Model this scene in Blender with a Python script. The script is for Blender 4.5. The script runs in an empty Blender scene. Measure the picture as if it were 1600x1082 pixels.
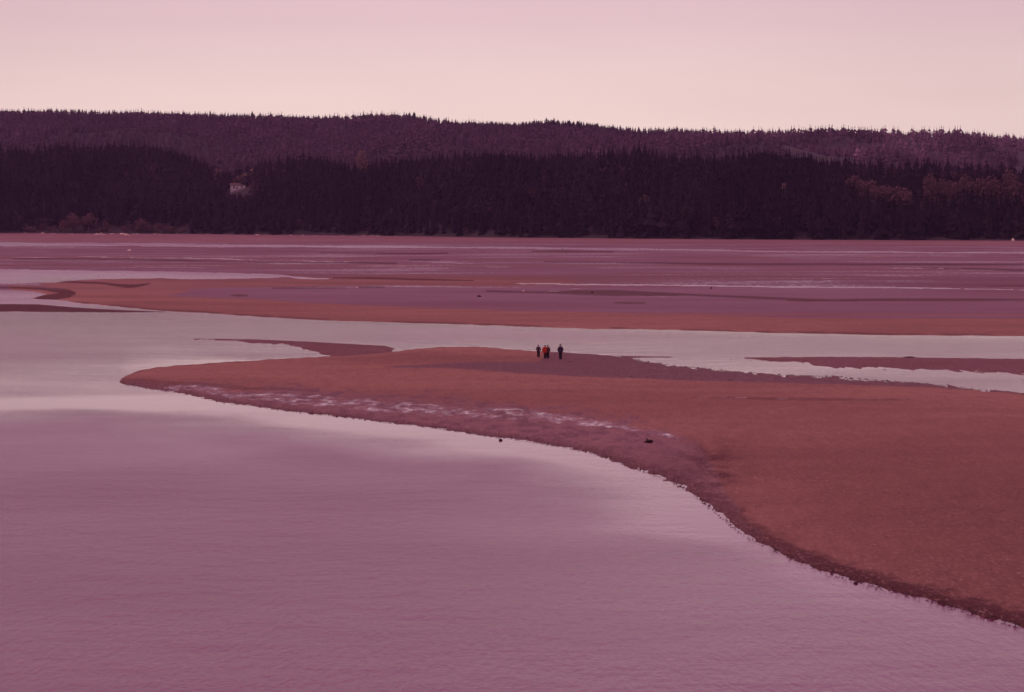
import bpy, math, random
import numpy as np
from mathutils import Vector, Matrix

# ------------------------------------------------------------------ camera
S = bpy.context.scene
C = S.collection
W_, H_ = 1600.0, 1082.0            # size of the photograph in pixels
FPX = 3778.0                       # focal length in those pixels (85 mm on 36 mm)
CAMZ = 15.6                        # metres above the water
HORIZ = 335.0                      # row of the horizon
PITCH = math.atan((H_ / 2 - HORIZ) / FPX)

cd = bpy.data.cameras.new('camera')
cam = bpy.data.objects.new('camera', cd)
C.objects.link(cam)
cd.sensor_width = 36.0
cd.lens = FPX / W_ * 36.0
cd.clip_start = 0.5
cd.clip_end = 30000.0
cam.location = (0, 0, CAMZ)
cam.rotation_euler = (math.pi / 2 - PITCH, 0, 0)
S.camera = cam

# ------------------------------------------------------------------ sky, sun, exposure
SUN_EL, SUN_AZ = math.radians(52), math.radians(-62)      # high, ahead and to the left, behind thin overcast
sun_dir = Vector((math.sin(SUN_AZ) * math.cos(SUN_EL), math.cos(SUN_AZ) * math.cos(SUN_EL), math.sin(SUN_EL)))
world = bpy.data.worlds.new('World')
S.world = world
world.use_nodes = True
wt = world.node_tree
wt.nodes.clear()


def wn(kind, **kw):
    n = wt.nodes.new(kind)
    for k, v in kw.items():
        setattr(n, k, v)
    return n


w_out = wn('ShaderNodeOutputWorld')
w_bg = wn('ShaderNodeBackground')
w_bg.inputs['Strength'].default_value = 0.1
w_tc = wn('ShaderNodeTexCoord')
w_sep = wn('ShaderNodeSeparateXYZ')
wt.links.new(w_tc.outputs['Generated'], w_sep.inputs[0])
# thin overcast: warm pale at the horizon, mauve overhead
w_ramp = wn('ShaderNodeValToRGB')
cr = w_ramp.color_ramp
cr.interpolation = 'B_SPLINE'
stops = [(0.0, (0.86, 0.675, 0.59)), (0.035, (0.82, 0.63, 0.575)), (0.08, (0.64, 0.465, 0.48)),
         (0.18, (0.60, 0.335, 0.48)), (0.42, (0.47, 0.225, 0.39)), (1.0, (0.37, 0.175, 0.30))]
cr.elements[0].position = stops[0][0]
cr.elements[1].position = stops[-1][0]
for p, c in stops[1:-1]:
    cr.elements.new(p)
for e, (p, c) in zip(cr.elements, stops):
    e.position = p
    e.color = (*c, 1)
wt.links.new(w_sep.outputs['Z'], w_ramp.inputs[0])
# cloud unevenness
w_map = wn('ShaderNodeMapping')
w_map.inputs['Scale'].default_value = (3.5, 3.5, 22)
w_noise = wn('ShaderNodeTexNoise')
w_noise.inputs['Scale'].default_value = 1.4
w_noise.inputs['Detail'].default_value = 4
wt.links.new(w_tc.outputs['Generated'], w_map.inputs[0])
wt.links.new(w_map.outputs[0], w_noise.inputs['Vector'])
w_mr = wn('ShaderNodeMapRange')
w_mr.inputs['To Min'].default_value = 10.6
w_mr.inputs['To Max'].default_value = 12.7
wt.links.new(w_noise.outputs['Fac'], w_mr.inputs['Value'])
# glow of the veiled sun
w_dot = wn('ShaderNodeVectorMath', operation='DOT_PRODUCT')
w_dot.inputs[1].default_value = sun_dir
wt.links.new(w_tc.outputs['Generated'], w_dot.inputs[0])
w_max = wn('ShaderNodeMath', operation='MAXIMUM')
w_max.inputs[1].default_value = 0
wt.links.new(w_dot.outputs['Value'], w_max.inputs[0])
w_pow = wn('ShaderNodeMath', operation='POWER')
w_pow.inputs[1].default_value = 14
wt.links.new(w_max.outputs[0], w_pow.inputs[0])
w_glow = wn('ShaderNodeMath', operation='MULTIPLY_ADD')
w_glow.inputs[1].default_value = 0.25
w_glow.inputs[2].default_value = 0.98
wt.links.new(w_pow.outputs[0], w_glow.inputs[0])
# thinner, paler cloud low over the hills ahead
w_dot2 = wn('ShaderNodeVectorMath', operation='DOT_PRODUCT')
w_dot2.inputs[1].default_value = Vector((-0.03, 1, 0.03)).normalized()
wt.links.new(w_tc.outputs['Generated'], w_dot2.inputs[0])
w_max2 = wn('ShaderNodeMath', operation='MAXIMUM')
w_max2.inputs[1].default_value = 0
wt.links.new(w_dot2.outputs['Value'], w_max2.inputs[0])
w_pow2 = wn('ShaderNodeMath', operation='POWER')
w_pow2.inputs[1].default_value = 55
wt.links.new(w_max2.outputs[0], w_pow2.inputs[0])
w_glow2 = wn('ShaderNodeMath', operation='MULTIPLY_ADD')
w_glow2.inputs[1].default_value = 0.13
wt.links.new(w_pow2.outputs[0], w_glow2.inputs[0])
wt.links.new(w_glow.outputs[0], w_glow2.inputs[2])
w_glow = w_glow2
w_mul = wn('ShaderNodeMath', operation='MULTIPLY')
wt.links.new(w_glow.outputs[0], w_mul.inputs[0])
wt.links.new(w_mr.outputs[0], w_mul.inputs[1])
w_sc = wn('ShaderNodeVectorMath', operation='SCALE')
wt.links.new(w_ramp.outputs[0], w_sc.inputs[0])
wt.links.new(w_mul.outputs[0], w_sc.inputs['Scale'])
w_sky = wn('ShaderNodeTexSky', sky_type='NISHITA', sun_disc=False)
w_sky.sun_elevation = SUN_EL
w_sky.sun_rotation = SUN_AZ
w_sky.dust_density = 3.0
w_tint = wn('ShaderNodeMix', data_type='RGBA', blend_type='MULTIPLY')
w_tint.inputs['Factor'].default_value = 1.0
w_tint.inputs['B'].default_value = (1.0, 0.55, 0.5, 1)
wt.links.new(w_sky.outputs[0], w_tint.inputs['A'])
w_mix = wn('ShaderNodeMix', data_type='RGBA')
w_mix.inputs['Factor'].default_value = 0.06
wt.links.new(w_sc.outputs[0], w_mix.inputs['A'])
wt.links.new(w_tint.outputs['Result'], w_mix.inputs['B'])
wt.links.new(w_mix.outputs['Result'], w_bg.inputs['Color'])
wt.links.new(w_bg.outputs[0], w_out.inputs['Surface'])

sl = bpy.data.lights.new('sun', 'SUN')
sl.energy = 0.75
sl.angle = math.radians(24)
sl.color = (1.0, 0.70, 0.66)
sun = bpy.data.objects.new('sun', sl)
C.objects.link(sun)
sun.rotation_euler = (-sun_dir).to_track_quat('-Z', 'Y').to_euler()
sun.location = (0, 0, 300)

S.view_settings.view_transform = 'Standard'
S.view_settings.look = 'None'
S.view_settings.exposure = 0.0
S.view_settings.gamma = 1.0
S.view_settings.use_curve_mapping = False
S.cycles.volume_bounces = 0
S.cycles.max_bounces = 5
S.cycles.use_denoising = True

# ------------------------------------------------------------------ helpers
rnd = random.Random(7)
RS = np.random.RandomState(11)


def unproject(px, py, z=0.0):
    """Point of the horizontal plane at height z seen at pixel (px, py)."""
    a, b = (px - W_ / 2) / FPX, (H_ / 2 - py) / FPX
    dy = math.cos(PITCH) + b * math.sin(PITCH)
    dz = -math.sin(PITCH) + b * math.cos(PITCH)
    t = (z - CAMZ) / dz
    return Vector((a * t, dy * t, z))


def grid_ground(px, py):
    a, b = (px - W_ / 2) / FPX, (H_ / 2 - py) / FPX
    dy = np.cos(PITCH) + b * np.sin(PITCH)
    dz = -np.sin(PITCH) + b * np.cos(PITCH)
    t = -CAMZ / dz
    return a * t, dy * t


def _hash(ix, iy, seed):
    n = (ix.astype(np.int64) * 374761393 + iy.astype(np.int64) * 668265263 + seed * 974634777) & 0xffffffff
    n = ((n ^ (n >> 13)) * 1274126177) & 0xffffffff
    n = n ^ (n >> 16)
    return (n & 0xffff) / 65535.0


def vnoise(x, y, seed=0):
    ix, iy = np.floor(x), np.floor(y)
    fx, fy = x - ix, y - iy
    fx, fy = fx * fx * (3 - 2 * fx), fy * fy * (3 - 2 * fy)
    a, b = _hash(ix, iy, seed), _hash(ix + 1, iy, seed)
    c, d = _hash(ix, iy + 1, seed), _hash(ix + 1, iy + 1, seed)
    return (a + (b - a) * fx) * (1 - fy) + (c + (d - c) * fx) * fy


def fbm(x, y, seed=0, octv=4):
    s, amp, tot = 0, 1.0, 0
    for o in range(octv):
        s = s + amp * vnoise(x * 2 ** o + 17.3 * o, y * 2 ** o + 5.1 * o, seed + o)
        tot += amp
        amp *= 0.5
    return 0.5 + (s / tot - 0.5) * 1.9


def sst(x, a, b):
    t = np.clip((x - a) / (b - a), 0, 1)
    return t * t * (3 - 2 * t)


def curve(pts):
    xs, ys = [p[0] for p in pts], [p[1] for p in pts]
    return lambda c: np.interp(c, xs, ys)


def tag(o, label=None, cat=None, group=None, kind=None):
    if label:
        o['label'] = label
    if cat:
        o['category'] = cat
    if group:
        o['group'] = group
    if kind:
        o['kind'] = kind
    return o


def mesh_obj(name, verts, faces, mat=None, parent=None, smooth=False, link=True):
    me = bpy.data.meshes.new(name)
    me.from_pydata([tuple(v) for v in verts], [], [tuple(f) for f in faces])
    if smooth:
        me.polygons.foreach_set('use_smooth', [True] * len(me.polygons))
    me.update()
    if mat:
        me.materials.append(mat)
    o = bpy.data.objects.new(name, me)
    if link:
        C.objects.link(o)
    if parent:
        o.parent = parent
    return o


def fast_mesh(name, V, F, mat, smooth=True, attrs=None, colors=None):
    """V (n,3), F (m,k) arrays to a linked mesh object."""
    me = bpy.data.meshes.new(name)
    k = F.shape[1]
    me.vertices.add(len(V))
    me.vertices.foreach_set('co', V.astype(np.float32).ravel())
    me.loops.add(F.size)
    me.loops.foreach_set('vertex_index', F.astype(np.int32).ravel())
    me.polygons.add(len(F))
    me.polygons.foreach_set('loop_start', np.arange(0, F.size, k, dtype=np.int32))
    me.polygons.foreach_set('loop_total', np.full(len(F), k, dtype=np.int32))
    me.polygons.foreach_set('use_smooth', np.full(len(F), smooth))
    for n, a in (attrs or {}).items():
        at = me.attributes.new(n, 'FLOAT', 'POINT')
        at.data.foreach_set('value', a.astype(np.float32).ravel())
    if colors is not None:
        at = me.color_attributes.new('tone', 'FLOAT_COLOR', 'POINT')
        at.data.foreach_set('color', colors.astype(np.float32).ravel())
    me.update(calc_edges=True)
    me.validate()
    me.materials.append(mat)
    o = bpy.data.objects.new(name, me)
    C.objects.link(o)
    return o


def grid_mesh(name, cols, rows, zfun, mat, keep=-0.03):
    """Land sheet: nodes along sight columns and depth rows, height and surface attributes from zfun."""
    CC, RR = np.meshgrid(cols, rows)
    X, Y = grid_ground(CC, RR)
    Z, attrs = zfun(CC, RR, X, Y)
    ny, nx = CC.shape
    V = np.stack([X, Y, Z], -1).reshape(-1, 3)
    idx = np.arange(ny * nx).reshape(ny, nx)
    F = np.stack([idx[1:, :-1], idx[1:, 1:], idx[:-1, 1:], idx[:-1, :-1]], -1).reshape(-1, 4)
    if keep is not None:
        zz = Z.ravel()
        F = F[(zz[F] > keep).any(1)]
        used = np.zeros(len(V), bool)
        used[F.ravel()] = True
        remap = np.cumsum(used) - 1
        F = remap[F]
        V = V[used]
        attrs = {k: a.ravel()[used] for k, a in attrs.items()}
    return fast_mesh(name, V, F, mat, True, attrs)


def new_mat(name):
    m = bpy.data.materials.new(name)
    m.use_nodes = True
    nt = m.node_tree
    b = nt.nodes['Principled BSDF']
    return m, nt, b


def nd(nt, kind, ins=None, **kw):
    n = nt.nodes.new(kind)
    for k, v in kw.items():
        setattr(n, k, v)
    for k, v in (ins or {}).items():
        if isinstance(v, bpy.types.NodeSocket):
            nt.links.new(v, n.inputs[k])
        else:
            n.inputs[k].default_value = v
    return n


def mathn(nt, op, a, b=0.0, c=None):
    n = nt.nodes.new('ShaderNodeMath')
    n.operation = op
    for i, v in enumerate((a, b, c)):
        if v is None:
            continue
        if isinstance(v, bpy.types.NodeSocket):
            nt.links.new(v, n.inputs[i])
        else:
            n.inputs[i].default_value = v
    return n.outputs[0]


def mixc(nt, f, a, b, blend='MIX'):
    n = nt.nodes.new('ShaderNodeMix')
    n.data_type = 'RGBA'
    n.blend_type = blend
    for k, v in (('Factor', f), ('A', a), ('B', b)):
        if isinstance(v, bpy.types.NodeSocket):
            nt.links.new(v, n.inputs[k])
        elif isinstance(v, tuple):
            n.inputs[k].default_value = (*v[:3], 1)
        else:
            n.inputs[k].default_value = v
    return n.outputs['Result']


def noise(nt, scale, detail=4, stretch=(1, 1, 1), rough=0.55):
    tc = nt.nodes.new('ShaderNodeTexCoord')
    mp = nd(nt, 'ShaderNodeMapping', {'Vector': tc.outputs['Object'], 'Scale': stretch})
    n = nd(nt, 'ShaderNodeTexNoise', {'Vector': mp.outputs[0], 'Scale': scale, 'Detail': detail, 'Roughness': rough})
    return n.outputs['Fac']


def rng(nt, v, a, b, c, d):
    return nd(nt, 'ShaderNodeMapRange', {'Value': v, 'From Min': a, 'From Max': b, 'To Min': c, 'To Max': d}).outputs[0]


def attr(nt, name):
    return nd(nt, 'ShaderNodeAttribute', attribute_name=name).outputs['Fac']


def plain(name, col, rough=0.8, var=0.25, scale=3.0, spec=0.3):
    m, nt, b = new_mat(name)
    n = noise(nt, scale, 4)
    c = mixc(nt, n, tuple(x * (1 - var) for x in col), tuple(min(1, x * (1 + var)) for x in col))
    nt.links.new(c, b.inputs['Base Color'])
    b.inputs['Roughness'].default_value = rough
    b.inputs['Specular IOR Level'].default_value = spec
    return m


# ------------------------------------------------------------------ materials of the setting
def shore_material(name):
    """Tidal sediment: dry-ish sand, wet mud, darker patches and thin water film, chosen by surface attributes."""
    m, nt, b = new_mat(name)
    sand, wet, dark, film = (attr(nt, k) for k in ('sand', 'wet', 'dark', 'film'))
    n1 = noise(nt, 1.0, 6, (1, 0.3, 1), 0.65)
    n2 = noise(nt, 5.0, 6, (1, 0.30, 1), 0.78)
    n3 = noise(nt, 0.11, 4, (0.6, 1, 1))
    sandc = mixc(nt, n1, (0.24, 0.105, 0.082), (0.48, 0.232, 0.172))
    mudc = mixc(nt, n1, (0.175, 0.072, 0.115), (0.265, 0.115, 0.168))
    c = mixc(nt, sand, mudc, sandc)
    c = mixc(nt, rng(nt, n3, 0.3, 0.7, 0.0, 0.30), c, (0.20, 0.085, 0.085))
    c = mixc(nt, mathn(nt, 'MULTIPLY', dark, 0.85), c, (0.075, 0.028, 0.036))
    # shell and pebble speckle
    sp = rng(nt, n2, 0.53, 0.68, 0.0, 0.6)
    c = mixc(nt, sp, c, (0.52, 0.29, 0.25))
    n5 = noise(nt, 0.028, 5, (0.5, 1.0, 1), 0.6)
    c = mixc(nt, rng(nt, n5, 0.36, 0.62, 0.42, 0.0), c, (0.165, 0.060, 0.060))
    sp2 = rng(nt, n2, 0.45, 0.30, 0.0, 0.65)
    c = mixc(nt, sp2, c, (0.13, 0.05, 0.05))
    nt.links.new(c, b.inputs['Base Color'])
    r = rng(nt, wet, 0, 1, 0.98, 0.6)
    filmn = noise(nt, 1.7, 5, (0.55, 0.22, 1), 0.66)
    fm = mathn(nt, 'MULTIPLY', rng(nt, mathn(nt, 'ADD', filmn, mathn(nt, 'MULTIPLY', film, 0.35)), 0.60, 0.84, 0, 1),
               rng(nt, film, 0.02, 0.3, 0, 1))
    r2 = nd(nt, 'ShaderNodeMix', {'Factor': fm, 'A': r, 'B': 0.10}, data_type='FLOAT').outputs[0]
    nt.links.new(r2, b.inputs['Roughness'])
    sp_l = nd(nt, 'ShaderNodeMix', {'Factor': fm, 'A': rng(nt, wet, 0, 1, 0.06, 0.24), 'B': 0.45}, data_type='FLOAT').outputs[0]
    sp_l = mathn(nt, 'MULTIPLY', sp_l, mathn(nt, 'SUBTRACT', 1.0, mathn(nt, 'MULTIPLY', dark, 0.8)))
    nt.links.new(sp_l, b.inputs['Specular IOR Level'])
    bmp = nd(nt, 'ShaderNodeBump', {'Height': mathn(nt, 'ADD', n2, mathn(nt, 'MULTIPLY', n1, 2.0)),
                                    'Strength': mathn(nt, 'SUBTRACT', 0.85, mathn(nt, 'MULTIPLY', fm, 0.8)), 'Distance': 0.05})
    nt.links.new(bmp.outputs[0], b.inputs['Normal'])
    return m


M_shore = shore_material('tidal_sediment')


def water_material():
    m, nt, b = new_mat('tidal_water')
    rip = attr(nt, 'ripple')
    n1 = noise(nt, 3.4, 5, (1, 0.24, 1), 0.66)
    n2 = noise(nt, 0.33, 3, (0.7, 1, 1))
    n3 = noise(nt, 0.035, 4, (0.35, 1, 1))
    h = mathn(nt, 'ADD', n1, mathn(nt, 'MULTIPLY', n2, 1.3))
    amt = mathn(nt, 'MULTIPLY', rip, rng(nt, n3, 0.35, 0.65, 0.65, 1.35))
    bmp = nd(nt, 'ShaderNodeBump', {'Height': h, 'Distance': mathn(nt, 'MULTIPLY', amt, 0.105), 'Strength': 1.0})
    nt.links.new(bmp.outputs[0], b.inputs['Normal'])
    c = mixc(nt, n1, (0.13, 0.010, 0.055), (0.21, 0.024, 0.095))
    nt.links.new(c, b.inputs['Base Color'])
    nt.links.new(rng(nt, rip, 0, 1.4, 0.02, 0.33), b.inputs['Roughness'])
    b.inputs['IOR'].default_value = 1.333
    return m


M_water = water_material()

# ------------------------------------------------------------------ coast lines (traced, then laid on the ground plane)
sh_row = curve([(20, 365), (300, 366), (420, 367.5), (600, 369), (800, 372), (1000, 373.5), (1200, 375), (1400, 376), (1600, 376.6)])
barA_bot = curve([(-400, 466), (20, 466), (100, 470), (120, 473.5), (180, 479), (250, 486), (300, 488), (350, 491.5), (400, 495), (500, 500.5),
                  (600, 504), (700, 506.5), (800, 510), (900, 513), (1000, 515), (1200, 520), (1300, 522), (1400, 524), (1600, 525.5), (2400, 528)])
spit_top = curve([(186, 597.5), (190, 592), (200, 586), (212, 581), (225, 577.5), (250, 573.5), (300, 569.5), (400, 563.5), (460, 560), (520, 557), (560, 554.5),
                  (610, 550.5), (650, 545.5), (690, 542.5), (750, 542), (800, 546.5), (840, 549), (880, 551), (950, 555.5), (985, 560), (1000, 565),
                  (1050, 572), (1100, 577), (1150, 582), (1200, 586), (1300, 590), (1350, 594), (1400, 597), (1450, 601), (1500, 607), (1540, 611),
                  (1600, 616), (1900, 634), (2600, 655)])
spit_bot = curve([(186, 598), (200, 602), (230, 607), (280, 614), (310, 620), (340, 628), (380, 633), (440, 641), (480, 646), (540, 652), (600, 660),
                  (650, 665), (700, 672), (760, 681), (820, 689), (880, 699), (920, 707), (950, 716), (985, 730), (1020, 741), (1060, 757),
                  (1080, 769), (1100, 785), (1130, 808), (1150, 826), (1180, 844), (1220, 865), (1280, 890), (1340, 908), (1400, 925), (1450, 938),
                  (1500, 953), (1550, 967), (1600, 981), (1700, 1008), (1900, 1070), (2600, 1200)])


def cols_range(a, b, step):
    fine = np.arange(max(a, -30), min(b, 1640), step)
    left = np.arange(a, -30, 40.0) if a < -30 else np.array([])
    right = np.arange(1640, b + 1, 30.0) if b > 1640 else np.array([])
    return np.concatenate([left, fine, right])


def band(CC, RR, top, bot, soft=1.2):
    t, u = curve(top)(CC), curve(bot)(CC)
    x0, x1 = top[0][0], top[-1][0]
    v = sst(RR, t - soft, t + soft) * (1 - sst(RR, u - soft, u + soft))
    return v * ((CC >= x0) & (CC <= x1))


def line(CC, RR, pts, half, soft=0.8):
    """A streak along pts whose half-height (rows) is given per point."""
    y = curve(pts)(CC)
    h = curve([(p[0], p[2]) for p in pts])(CC)
    inside = (CC >= pts[0][0]) & (CC <= pts[-1][0])
    return (1 - sst(np.abs(RR - y), h * half, h * half + soft)) * inside


# ------------------------------------------------------------------ far mud flat with its sand bar
def flat_z(CC, RR, X, Y):
    dBot = (barA_bot(CC) - RR)
    mrow = (Y * Y) / (FPX * CAMZ)                # metres of depth per row
    jag = (fbm(X * 0.45, Y * 0.10, 3) - 0.5) * 2.2
    z = 0.16 * np.tanh((dBot + jag * 0.6) * mrow / 5.0)
    wat = np.zeros_like(X)
    n_e = (fbm(X * 0.05, Y * 0.02, 21) - 0.5) * 2.0
    n_f = (fbm(X * 0.4, Y * 0.05, 22) - 0.5) * 0.9
    R2 = RR + n_e * 0.7 + n_f
    wat = np.maximum(wat, line(CC, R2, [(-1200, 381.5, 3.4), (20, 382, 2.8), (200, 382.5, 2.6), (400, 384.6, 1.9), (700, 386.8, 1.5), (900, 388.8, 1.3),
                                        (1100, 391.5, 1.2), (1250, 393.5, 1.1), (1440, 394.7, 0.8), (1500, 395.0, 0.5), (1600, 395.5, 1.0), (2400, 398, 0.9)], 1, .5))
    wat = np.maximum(wat, band(CC, R2, [(-1600, 421), (20, 421.5), (200, 423), (300, 425.5), (400, 428), (448, 430.3), (460, 432.0), (520, 435.2)],
                               [(-1600, 444), (20, 443.5), (85, 443), (112, 440), (160, 436.5), (250, 435.5), (300, 437.5), (400, 435), (430, 434.5), (440, 433.0), (452, 433.0), (462, 436), (490, 436.8), (520, 435.6)], .5))
    wat = np.maximum(wat, line(CC, R2, [(806, 443.6, .3), (840, 444, .9), (1000, 446.4, 1.1), (1200, 449.2, 1.1), (1400, 450.6, .8), (1600, 453, .55), (2300, 457, .5)], 1, .5))
    wat = np.maximum(wat, band(CC, R2, [(-1600, 455), (20, 454.5), (50, 455.5), (72, 460)], [(-1600, 469), (20, 468.5), (50, 467.5), (72, 461)], .5))
    for (x0, y0, x1, y1, h) in ((100, 400.5, 430, 407, .6), (430, 407.5, 560, 409.5, .5), (640, 410, 760, 412, .6), (760, 417.5, 800, 418.5, .5),
                                (20, 402, 90, 402.6, .6), (1380, 419, 1500, 419.6, .5), (880, 452, 935, 452.5, .5), (1005, 462.5, 1060, 463.5, .5),
                                (850, 455, 875, 455.5, .6)):
        wat = np.maximum(wat, 0.75 * line(CC, R2, [(x0, y0, .1), ((x0 + x1) / 2, (y0 + y1) / 2, h), (x1, y1, .1)], 1, .5))
    z = z - wat * 0.3
    z = z + (fbm(X * 0.08, Y * 0.03, 5) - 0.5) * 0.05
    # attributes
    sand = np.zeros_like(X)
    sand = np.maximum(sand, band(CC, RR, [(-1600, 365), (20, 365), (1600, 374)], [(-1600, 379), (20, 379), (400, 380.5), (700, 379), (1000, 381), (1200, 383), (1600, 385)], 2) * 0.4)
    st = fbm(X * 0.010, Y * 0.022, 31, 5)
    st2 = fbm(X * 0.03, Y * 0.06, 33, 5)
    sand = np.maximum(sand, band(CC, RR, [(-1600, 395), (1600, 396)], [(-1600, 440), (1600, 452)], 3) * sst(st, 0.45, 0.75) * 0.3)
    low = curve([(-400, 447), (20, 447), (130, 458), (250, 463), (300, 466), (400, 469), (500, 477), (600, 481), (700, 484.5), (800, 488), (1000, 491),
                 (1100, 493), (1200, 498.5), (1400, 500), (1600, 500), (2400, 505)])(CC) + (st2 - .5) * 3
    sand = np.maximum(sand, sst(RR, low - 1.6, low + 1.6) * (CC > 15))
    sand = np.maximum(sand, band(CC, RR + (st2 - .5) * 3, [(60, 443), (110, 441), (170, 437), (250, 436), (300, 438), (450, 437), (600, 431.5), (850, 434), (900, 438)],
                                 [(60, 446), (110, 458), (250, 466), (300, 454), (400, 450), (500, 449), (620, 448), (800, 450), (900, 446)], 1.6) * 0.85)
    sand = np.maximum(sand, band(CC, RR, [(1000, 489), (1200, 491.5), (1600, 492)], [(1000, 491), (1200, 495.5), (1600, 496)], 1) * 0.5)
    dark = np.zeros_like(X)
    dn = (st2 - .5) * 3.5
    for pts in ([(95, 441.5, .5), (130, 443, 1.4), (160, 444, 1.1), (185, 447.5, 1.4), (200, 449, 2.4), (212, 448.5, 1.8), (235, 444.5, .4)],
                [(-400, 451, 2), (20, 451, 1.2), (60, 452.5, 1.6), (90, 455.5, 3), (108, 459.5, 4.2), (118, 460, 1.5)],
                [(55, 467.0, 1.5), (80, 465.5, 3.5), (108, 462.5, 4), (116, 461, 1)],
                [(360, 463.4, .4), (375, 463.6, 1.3), (388, 463.8, .4)],
                [(520, 435.4, .4), (580, 435.8, 1.2), (640, 437.6, 1.1), (740, 439.5, .4)],
                [(425, 451.8, .4), (470, 451.8, .9), (540, 451.4, .4)],
                [(555, 450.5, .3), (575, 450, .8), (602, 450.6, .3)],
                [(760, 456, .4), (860, 459, 1), (900, 459, 3.5), (960, 460, 4.5), (1010, 461, 3), (1080, 462.5, 1.2), (1160, 466, 1.4), (1260, 470, 1.2), (1340, 472, .4)],
                [(960, 475, .3), (985, 475.4, 1), (1010, 475.6, .3)],
                [(1230, 471, .4), (1260, 471, 1.4), (1290, 471, .6), (1380, 470, 1.5), (1450, 470, 1.4), (1560, 470, .8), (1600, 470, .4)],
                [(1440, 419.5, .3), (1520, 421.5, 1.1), (1600, 423.5, 1.2)],
                [(1540, 448.5, .3), (1600, 448, 1.0)],
                [(640, 407, .4), (660, 407.4, 1.0), (690, 407, .4)],
                [(20, 405.5, .6), (200, 406.4, .8), (420, 411, .6), (620, 412, .5)],
                [(850, 410, .5), (1100, 413, 1.0), (1600, 414.5, .8)],
                [(500, 396, .3), (640, 397, .8), (700, 396, .3)],
                [(830, 393.5, .3), (880, 394, 1.3), (960, 394.5, .4)]):
        dark = np.maximum(dark, line(CC, RR + dn * .35, pts, 1, 1.2))
    dark = np.maximum(dark, sst(st, 0.5, 0.72) * 0.22 * (RR < 447))
    # eroded dark lip along the river
    lip = (1 - sst(np.abs(dBot - 0.6), 0.6, 1.8)) * sst(fbm(X * 0.2, Y * 0.02, 44), .35, .55)
    dark = np.maximum(dark, lip * 0.6)
    dark = np.maximum(dark, band(CC, RR + dn * .3, [(780, 434), (900, 430), (1600, 433)], [(780, 438), (900, 444), (1200, 448), (1600, 451)], 2) * 0.34)
    dark = np.maximum(dark, band(CC, RR + dn * .3, [(20, 408), (500, 413), (900, 414.5)], [(20, 421), (500, 418), (900, 416)], 2) * 0.22)
    wet = np.clip(1.0 - sand, 0, 1) * (0.62 + 0.5 * (st2 - 0.5)) + 0.12
    film = np.clip((1 - sand) * (st2 - 0.42) * 1.2, 0, .5) * (RR < 452)
    return z, dict(sand=sand, wet=wet, dark=dark, film=film)


rowsA = np.concatenate([np.arange(362.5, 400, 0.55), np.arange(400, 530, 0.8)])
o = grid_mesh('mud_flat', cols_range(-1500, 2600, 1.6), rowsA, flat_z, M_shore)
tag(o, kind='structure')


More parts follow.
